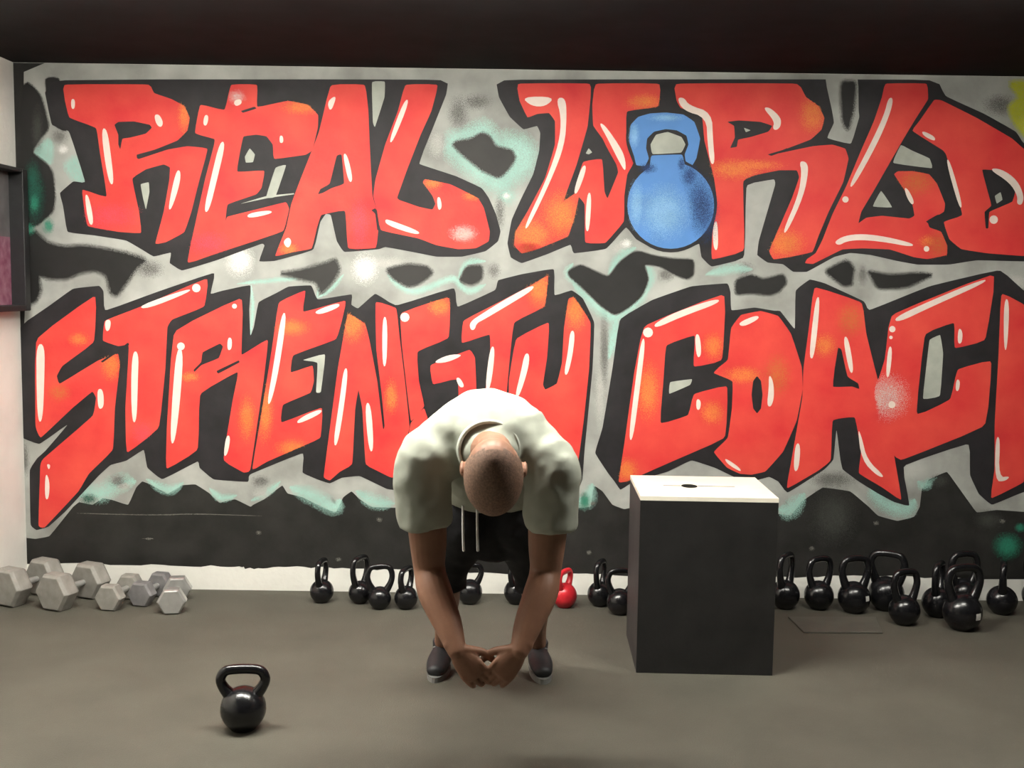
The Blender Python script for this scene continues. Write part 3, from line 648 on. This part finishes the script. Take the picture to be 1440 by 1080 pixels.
# ------------------------------------------------------------------ hex dumbbells
def hex_mesh(R_, th, bev):
    bm = bmesh.new(); vs = []
    for y, s in ((-th / 2, 1 - bev), (-th / 2 + th * 0.18, 1.0), (th / 2 - th * 0.18, 1.0), (th / 2, 1 - bev)):
        vs.append([bm.verts.new((R_ * s * math.cos(k * math.pi / 3), y, R_ * s * math.sin(k * math.pi / 3))) for k in range(6)])
    bm.faces.new(vs[0][::-1]); bm.faces.new(vs[3])
    for i in range(3):
        for k in range(6): bm.faces.new((vs[i][k], vs[i][(k + 1) % 6], vs[i + 1][(k + 1) % 6], vs[i + 1][k]))
    bmesh.ops.recalc_face_normals(bm, faces=bm.faces)
    bmesh.ops.bevel(bm, geom=bm.edges[:], offset=R_ * 0.035, segments=2, affect='EDGES', profile=0.5)
    me = bpy.data.meshes.new('head'); bm.to_mesh(me); bm.free(); return me
def dumbbell(fx, fy, rx, ry, wpx, material, label, th=0.085, wr=None):
    """fx,fy: foot of the near head in the picture; rx,ry: foot of the far head"""
    a = at_floor(fx, fy); b = at_floor(rx, ry)
    Rr = wpx / 2 * a.y / F_PX; h = Rr * math.cos(math.pi / 6)
    d = b - a; yaw = math.atan2(-d.x, d.y); ln = d.length
    e = empty('hex_dumbbell', (a.x, a.y + th * 0.35, 0), yaw)
    me = hex_mesh(Rr, th, 0.12)
    h1 = obj('head', me, M[material], e); h1.location = (0, 0, h)
    h2 = obj('head', me, M[material], e); h2.location = (0, ln, h)
    V, Fc = tube_geo([(0, th * .4, h), (0, ln * .3, h), (0, ln * .5, h), (0, ln * .7, h), (0, ln - th * .4, h)], [0.014, 0.0155, 0.0175, 0.0155, 0.014], 14, (1, 0, 0), 3, False)
    obj('handle', fix_normals(mesh('handle', V, Fc, True)), M['chrome'], e)
    tag(e, label, 'dumbbell', 'hex dumbbells by the white side wall')
dumbbell(12, 853, 60, 838, 62, 'hex_grey', 'large grey hex dumbbell closest to the white side wall', 0.10)
dumbbell(77, 859, 124, 842, 60, 'hex_grey', 'large grey hex dumbbell next to the small hex dumbbells', 0.10)
dumbbell(153, 859, 181, 843, 42, 'hex_grey', 'small pale hex dumbbell beside the second large one', 0.07)
dumbbell(198, 853, 224, 839, 40, 'hex_dark', 'small dull grey hex dumbbell between a pale one and a shiny one', 0.07)
dumbbell(240, 864, 248, 846, 42, 'chrome', 'small shiny hex dumbbell at the end of the row with bright top facets', 0.07)

# ------------------------------------------------------------------ tall box
def plyo_box():
    fl = at(901, 698, 4.46); fr = at(1095, 700, 4.46)
    bw = fr.x - fl.x; bd = 0.50; bh = fl.z
    e = empty('jump_box', ((fl.x + fr.x) / 2, 4.46, 0), R(-1.2))
    t = 0.018; hwid = bw / 2
    obj('front_panel', box_mesh('front_panel', (-hwid, 0, 0), (hwid, t, bh - t), 0.0015), M['box_black'], e)
    obj('back_panel', box_mesh('back_panel', (-hwid, bd - t, 0), (hwid, bd, bh - t), 0.0015), M['box_black'], e)
    obj('side_panel', box_mesh('side_panel', (-hwid, t, 0), (-hwid + t, bd - t, bh - t), 0.001), M['box_side'], e)
    obj('side_panel', box_mesh('side_panel', (hwid - t, t, 0), (hwid, bd - t, bh - t), 0.001), M['box_side'], e)
    # top with an oval hand hole
    hc = (-0.05, 0.25); hx, hy = 0.036, 0.046; n = 24
    outer = [(-hwid, 0), (hwid, 0), (hwid, bd), (-hwid, bd)]
    inner = [(hc[0] + hx * math.cos(2 * math.pi * k / n), hc[1] + hy * math.sin(2 * math.pi * k / n)) for k in range(n)]
    tri = tessellate_polygon([[Vector((x, y, 0)) for x, y in outer], [Vector((x, y, 0)) for x, y in inner]])
    bm = bmesh.new(); vt = [[bm.verts.new((x, y, z)) for x, y in outer + inner] for z in (bh, bh - t)]
    for lv in vt:
        for q in tri: bm.faces.new([lv[i] for i in q])
    for k in range(4): bm.faces.new((vt[0][k], vt[0][(k + 1) % 4], vt[1][(k + 1) % 4], vt[1][k]))
    for k in range(n): bm.faces.new((vt[0][4 + k], vt[0][4 + (k + 1) % n], vt[1][4 + (k + 1) % n], vt[1][4 + k]))
    bmesh.ops.recalc_face_normals(bm, faces=bm.faces)
    me = bpy.data.meshes.new('top_panel'); bm.to_mesh(me); bm.free()
    to = obj('top_panel', me, M['ply'], e); to['label'] = 'pale plywood top with an oval hand hole'
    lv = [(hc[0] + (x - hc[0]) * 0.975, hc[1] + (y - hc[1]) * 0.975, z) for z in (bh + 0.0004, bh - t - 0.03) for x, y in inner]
    obj('hole_shade', mesh('hole_shade', lv, [(k, (k + 1) % n, n + (k + 1) % n, n + k) for k in range(n)]), M['hole_shade_joint'], to)  # dark sleeve added to put the shade inside the hole into colour
    for x0, x1 in ((-0.165, -0.088), (-0.012, 0.15)):
        obj('joint_line', mesh('joint_line', [(x0, 0.246, bh + .0006), (x1, 0.246, bh + .0006), (x1, 0.256, bh + .0006), (x0, 0.256, bh + .0006)], [(0, 1, 2, 3)]), M['hole_shade_joint'], to)
    tag(e, 'tall black box with pale plywood top and hand hole', 'box')
plyo_box()

# thin mat lying before the kettlebells
mp = [at_floor(*c1('L 245,752')), at_floor(*c1('L 325,830')), at_floor(*c1('L 725,832')), at_floor(*c1('L 690,752'))]
bm = bmesh.new()
lo_ = [bm.verts.new((q.x, q.y, 0.0)) for q in mp]; hi_ = [bm.verts.new((q.x, q.y, 0.008)) for q in mp]
bm.faces.new(lo_[::-1]); bm.faces.new(hi_)
for i in range(4): bm.faces.new((lo_[i], lo_[(i + 1) % 4], hi_[(i + 1) % 4], hi_[i]))
bmesh.ops.recalc_face_normals(bm, faces=bm.faces)
bmesh.ops.bevel(bm, geom=bm.edges[:], offset=0.003, segments=2, affect='EDGES', profile=0.5)
me = bpy.data.meshes.new('floor_mat'); bm.to_mesh(me); bm.free()
tag(obj('floor_mat', me, M['mat']), 'thin grey rubber mat lying on the floor before the kettlebells', 'mat')

# ------------------------------------------------------------------ the man
CX = -0.072
def V3(x, y, z): return Vector((x, y, z))
sh = {-1: at(596, 648, 3.56), 1: at(775, 653, 3.56)}
el = {-1: at(604, 800, 3.60), 1: at(767, 803, 3.60)}
wr = {-1: at(642, 914, 3.44), 1: at(731, 914, 3.44)}
hip = {s: V3(CX + s * 0.10, 4.08, 0.80) for s in (-1, 1)}
kne = {-1: V3(at(628, 830, 4.22).x, 4.22, 0.44), 1: V3(at(752, 830, 4.22).x, 4.22, 0.44)}
ank = {-1: V3(at(623, 910, 4.52).x, 4.52, 0.085), 1: V3(at(756, 910, 4.52).x, 4.52, 0.085)}
spine = [V3(CX, 4.13, 0.82), V3(CX, 4.02, 0.95), V3(CX, 3.86, 1.08), V3(CX, 3.70, 1.135), V3(CX, 3.59, 1.12), V3(CX, 3.52, 1.09)]

# head frame: hv = chin to crown, hf = face direction
hv = V3(0.02, -0.90, -0.44).normalized(); hs = V3(1, 0.02, 0).normalized(); hs = (hs - hv * hs.dot(hv)).normalized(); hf = hs.cross(hv)
if hf.z > 0: hf = -hf
hc = at(694, 668, 3.32); HS = 1.10
def hp(a, b, c): return hc + (hs * a + hf * b + hv * c) * HS        # right, face, crown
def hax(a, b, c): return (hs * a * HS, hf * b * HS, hv * c * HS)
G = []
G.append(tube_geo(spine, [(0.15, 0.105), (0.145, 0.095), (0.155, 0.105), (0.165, 0.118), (0.15, 0.10), (0.09, 0.07)], 28, (1, 0, 0)))
G.append(tube_geo([spine[-2], spine[-1] + V3(0, -0.03, 0.01), hp(0, -0.03, -0.07), hp(0, -0.02, 0.0)], [0.085, 0.066, 0.06, 0.06], 20))
# head
G.append(ell_geo(hp(0, -0.015, 0.030), hax(0.082, 0.119, 0.088), 28, 20))
G.append(ell_geo(hp(0, 0.030, -0.045), hax(0.062, 0.062, 0.080)))
G.append(ell_geo(hp(0, 0.052, -0.098), hax(0.034, 0.030, 0.026)))
G.append(ell_geo(hp(0, 0.076, 0.018), hax(0.052, 0.016, 0.014)))      # brow
G.append(tube_geo([hp(0, 0.085, 0.005), hp(0, 0.104, -0.035), hp(0, 0.090, -0.045)], [0.009 * HS, 0.014 * HS, 0.011 * HS], 12, hs))
G.append(ell_geo(hp(0, 0.086, -0.072), hax(0.024, 0.010, 0.007)))
for s in (-1, 1):
    G.append(ell_geo(hp(s * 0.048, 0.062, -0.035), hax(0.020, 0.018, 0.018)))
    G.append(ell_geo(hp(s * 0.080, -0.008, -0.012), hax(0.012, 0.020, 0.033)))
    G.append(ell_geo(hp(s * 0.089, -0.018, -0.006), hax(0.007, 0.018, 0.028)))
# arms, hands
def hand(w0, d, nrm, side, scale=1.0):
    d = d.normalized(); nrm = (nrm - d * nrm.dot(d)).normalized(); th = d.cross(nrm).normalized()
    if th.dot(side) < 0: th = -th
    S = scale; out = []
    k = w0 + d * 0.098 * S
    out.append(tube_geo([w0 - d * 0.03, w0, w0 + d * 0.03 * S, w0 + d * 0.065 * S, k - d * 0.006], [(0.029, 0.022), (0.029, 0.020), (0.037 * S, 0.019 * S), (0.042 * S, 0.017 * S), (0.041 * S, 0.013 * S)], 18, th))
    for off, L, cu in ((0.034, 0.88, 24), (0.0115, 1.0, 30), (-0.0115, 0.94, 36), (-0.033, 0.74, 42)):
        p = k + th * off * S - d * 0.012 + nrm * 0.002; dd = d.copy(); pts = [p - d * 0.02]; pts.append(p.copy())
        ax = d.cross(nrm).normalized()
        for j, ln in enumerate((0.046, 0.028, 0.022)):
            dd = Matrix.Rotation(R(-cu * (0.75 if j == 0 else 1.0)), 3, ax) @ dd
            p = p + dd * ln * L * S; pts.append(p.copy())
        out.append(tube_geo(pts, [0.0095 * S, 0.0092 * S, 0.0086 * S, 0.0080 * S, 0.0070 * S], 12, th, 4))
    p = w0 + d * 0.022 * S + th * 0.026 * S - nrm * 0.004
    dd = (d * 0.72 + th * 0.62 - nrm * 0.30).normalized(); p2 = p + dd * 0.046 * S
    d3 = (d * 0.90 + th * 0.18 - nrm * 0.40).normalized(); p3 = p2 + d3 * 0.034 * S; d4 = (d * 0.95 - nrm * 0.45).normalized(); p4 = p3 + d4 * 0.026 * S
    out.append(tube_geo([p - dd * 0.015, p, p2, p3, p4], [0.016 * S, 0.0165 * S, 0.0125 * S, 0.0115 * S, 0.009 * S], 12, nrm, 4))
    return out
hd = {}
for s in (-1, 1):
    S_, E_, W_ = sh[s], el[s], wr[s]
    G.append(tube_geo([S_ + V3(-s * 0.04, 0.02, 0.02), S_, S_.lerp(E_, 0.35), S_.lerp(E_, 0.75), E_, E_.lerp(W_, 0.3) + V3(s * 0.008, 0, 0), E_.lerp(W_, 0.7), W_],
                      [0.065, 0.072, 0.071, 0.063, 0.054, 0.058, 0.047, 0.032], 20, (1, 0, 0)))
    dr = V3(-s * 0.62, -0.10, -0.76)
    G += hand(W_, dr, V3(s * 0.15, -0.95, 0.2), V3(-s, 0, 0.6), 1.08)
    # legs
    G.append(tube_geo([hip[s] + V3(0, 0.02, 0.04), hip[s], hip[s].lerp(kne[s], 0.5), kne[s] + V3(0, 0.01, 0.04), kne[s], kne[s].lerp(ank[s], 0.30) + V3(s * 0.004, 0.028, 0), kne[s].lerp(ank[s], 0.65) + V3(0, 0.012, 0), ank[s]],
                      [0.095, 0.095, 0.082, 0.062, 0.056, 0.058, 0.042, 0.036], 20, (1, 0, 0)))
    G.append(tube_geo([ank[s] + V3(0, 0.05, -0.035), ank[s] + V3(0, -0.02, -0.03), ank[s] + V3(s * 0.015, -0.10, -0.045), ank[s] + V3(s * 0.022, -0.16, -0.052)], [(0.03, 0.03), (0.036, 0.036), (0.04, 0.025), (0.034, 0.018)], 16, (1, 0, 0)))
body = organic('person', G, 0.0038, 4)
person = obj('person', body, M['skin'])
tag(person, 'person in pale t-shirt and black shorts bent forward with both arms hanging down', 'person')

# cropped hair cap over the skull
cap = bmesh.new(); vs, fs = ell_geo(hp(0, -0.017, 0.031), hax(0.0842, 0.1212, 0.0902), 40, 28)
me = mesh('hair', vs, fs, True); cap.from_mesh(me)
dele = [f for f in cap.faces if (lambda q: q.dot(hv) / HS < -0.002 - 0.55 * min(0, q.dot(hf) / HS + 0.02) * -1 * -1 or (q.dot(hf) / HS > 0.045 and q.dot(hv) / HS < 0.055))(f.calc_center_median() - hc)]
bmesh.ops.delete(cap, geom=dele, context='FACES'); bmesh.ops.recalc_face_normals(cap, faces=cap.faces); cap.to_mesh(me); cap.free()
obj('hair', me, M['stubble'], person)['label'] = 'closely cropped brown hair'
for s in (-1, 1):
    vs, fs = ell_geo(hp(s * 0.033, 0.079, -0.004), hax(0.013, 0.008, 0.010), 14, 10)
    obj('eye', mesh('eye', vs, fs, True), M['eye'], person)

# t-shirt
def folds(c):
    a = noise.noise(Vector((c.x * 9, c.y * 5, c.z * 9))) * 0.013
    b = noise.noise(Vector((c.x * 22 + 5, c.y * 11, c.z * 20))) * 0.007
    return a + b
TS = []
TS.append(tube_geo([V3(CX, 4.10, 0.86)] + spine[1:], [(0.185, 0.135), (0.178, 0.122), (0.19, 0.135), (0.20, 0.145), (0.175, 0.122), (0.105, 0.085)], 32, (1, 0, 0)))
for s in (-1, 1):
    S_, E_ = sh[s], el[s]
    TS.append(tube_geo([V3(CX + s * 0.09, 3.64, 1.14), S_ + V3(-s * 0.045, 0.04, 0.02), S_ + V3(0, 0, 0.0), S_.lerp(E_, 0.28) + V3(s * 0.006, 0, 0), S_.lerp(E_, 0.44) + V3(s * 0.008, 0, 0), S_.lerp(E_, 0.58) + V3(s * 0.008, 0, 0)],
                       [0.115, 0.104, 0.093, 0.095, 0.091, 0.085], 24, (1, 0, 0), 5, False))
# cloth hanging from the chest
TS.append(tube_geo([V3(CX, 3.63, 1.05), V3(CX, 3.73, 0.98), V3(CX, 3.88, 0.91), V3(CX, 3.96, 0.84)], [(0.15, 0.06), (0.165, 0.07), (0.17, 0.075), (0.165, 0.05)], 28, (1, 0, 0)))
shirt = organic('t_shirt', TS, 0.0085, 8, folds)
so = obj('t_shirt', shirt, M['shirt'], person); so['label'] = 'pale off-white short sleeved t-shirt'
# collar ring around the neck base
nb = spine[-1] + V3(0, -0.035, 0.012); nd = (hp(0, -0.03, -0.06) - spine[-1]).normalized()
ca = (V3(1, 0, 0) - nd * nd.x).normalized(); cb = nd.cross(ca)
def ring(off, ra, rb, tr, nm, mt):
    P = [nb + nd * off + ca * (ra * math.cos(t)) + cb * (rb * math.sin(t)) for t in [2 * math.pi * k / 36 for k in range(36)]]
    vs, fs = [], []; n = 10
    for i, p in enumerate(P):
        out = (p - nb - nd * off).normalized()
        for k in range(n):
            t = 2 * math.pi * k / n; vs.append(p + out * (tr * 0.7 * math.cos(t)) + nd * (tr * 1.4 * math.sin(t)))
    for i in range(36):
        for k in range(n): fs.append((i * n + k, i * n + (k + 1) % n, ((i + 1) % 36) * n + (k + 1) % n, ((i + 1) % 36) * n + k))
    return obj(nm, fix_normals(mesh(nm, vs, fs, True)), M[mt], so)
ring(-0.012, 0.098, 0.092, 0.011, 'collar', 'rib')

# shorts
SH = [tube_geo([V3(CX, 4.00, 0.97), V3(CX, 4.05, 0.90), V3(CX, 4.10, 0.80), V3(CX, 4.11, 0.69)], [(0.165, 0.112), (0.18, 0.128), (0.19, 0.135), (0.16, 0.12)], 28, (1, 0, 0))]
for s in (-1, 1):
    SH.append(tube_geo([hip[s] + V3(0, 0.0, 0.02), hip[s] + V3(-s * 0.005, -0.02, -0.06), hip[s].lerp(kne[s], 0.5), kne[s] + V3(0, 0.02, 0.05), kne[s] + V3(0, 0.02, -0.03)],
                       [(0.108, 0.12), (0.108, 0.12), (0.10, 0.105), (0.088, 0.095), (0.086, 0.093)], 24, (1, 0, 0), 5, False))
shorts = organic('shorts', SH, 0.0085, 6, lambda c: folds(c) * 0.7)
sho = obj('shorts', shorts, M['shorts'], person); sho['label'] = 'loose black knee length shorts'
for px in (651, 671):
    a = at(px, 700, 3.90); b = at(px, 740, 3.91); c = at(px + 1, 774, 3.93)
    V, Fc = tube_geo([a, b, c], [0.0045, 0.0045, 0.005], 8, (1, 0, 0), 4)
    obj('drawstring', fix_normals(mesh('drawstring', V, Fc, True)), M['cord'], sho)
# shoes
for s in (-1, 1):
    A_ = ank[s]; k = s * 0.02
    up = organic('shoe', [tube_geo([V3(A_.x, A_.y + 0.075, 0.055), V3(A_.x, A_.y, 0.062), V3(A_.x + k * .6, A_.y - 0.09, 0.050), V3(A_.x + k, A_.y - 0.165, 0.040)], [(0.036, 0.045), (0.043, 0.05), (0.050, 0.038), (0.040, 0.026)], 20, (1, 0, 0)),
                          tube_geo([V3(A_.x, A_.y + 0.025, 0.06), V3(A_.x, A_.y + 0.01, 0.10), V3(A_.x, A_.y + 0.008, 0.115)], [(0.045, 0.055), (0.046, 0.056), (0.046, 0.056)], 20, (1, 0, 0), 4, False)], 0.006, 4)
    for v in up.vertices: v.co.z = max(v.co.z, 0.014)
    u = obj('shoe', up, M['shoe'], person); u['label'] = 'black training shoe'
    n = 28; ol = []
    for q in range(n):
        t = 2 * math.pi * q / n; yy = -0.052 + 0.155 * math.sin(t); f_ = (yy + 0.2) / 0.3
        ol.append((A_.x + k * (1 - f_) + math.cos(t) * (0.052 - 0.010 * f_), A_.y + yy))
    vs = [(x, y, z) for z in (0.0, 0.022) for x, y in ol]
    fs = [tuple(range(n))[::-1], tuple(range(n, 2 * n))] + [(q, (q + 1) % n, n + (q + 1) % n, n + q) for q in range(n)]
    obj('sole', fix_normals(mesh('sole', vs, fs)), M['sole'], u)
    V = []
    for j in range(4):
        yl = A_.y - 0.035 - j * 0.025; zl = 0.098 - j * 0.010
        V.append(tube_geo([(A_.x + k * .5 - 0.03, yl, zl - 0.006), (A_.x + k * .5, yl - 0.004, zl + 0.003), (A_.x + k * .5 + 0.03, yl, zl - 0.006)], [0.003] * 3, 6, (0, 1, 0), 3))
    vv, ff = merge(V); obj('laces', fix_normals(mesh('laces', vv, ff, True)), M['sole'], u)

# ------------------------------------------------------------------ ceiling strip lights
for (lx, ly, pw, lab) in LAMPS:
    e = empty('strip_light', (lx, ly, CEIL_Z)); gm = glow(pw * 1.0)
    obj('housing', box_mesh('housing', (-0.62, -0.10, -0.05), (0.62, 0.10, 0.0), 0.006), M['lamp_body'], e)
    V = [tube_geo([(-0.58, yy, -0.08), (0, yy, -0.08), (0.58, yy, -0.08)], [0.016] * 3, 12, (0, 1, 0), 3) for yy in (-0.05, 0.05)]
    for g_ in V: obj('tube', fix_normals(mesh('tube', g_[0], g_[1], True)), gm, e)
    for xx in (-0.6, 0.6): obj('socket', box_mesh('socket', (xx - 0.012, -0.075, -0.10), (xx + 0.012, 0.075, -0.045), 0.003), M['lamp_body'], e)
    tag(e, lab, 'light', 'ceiling strip lights')
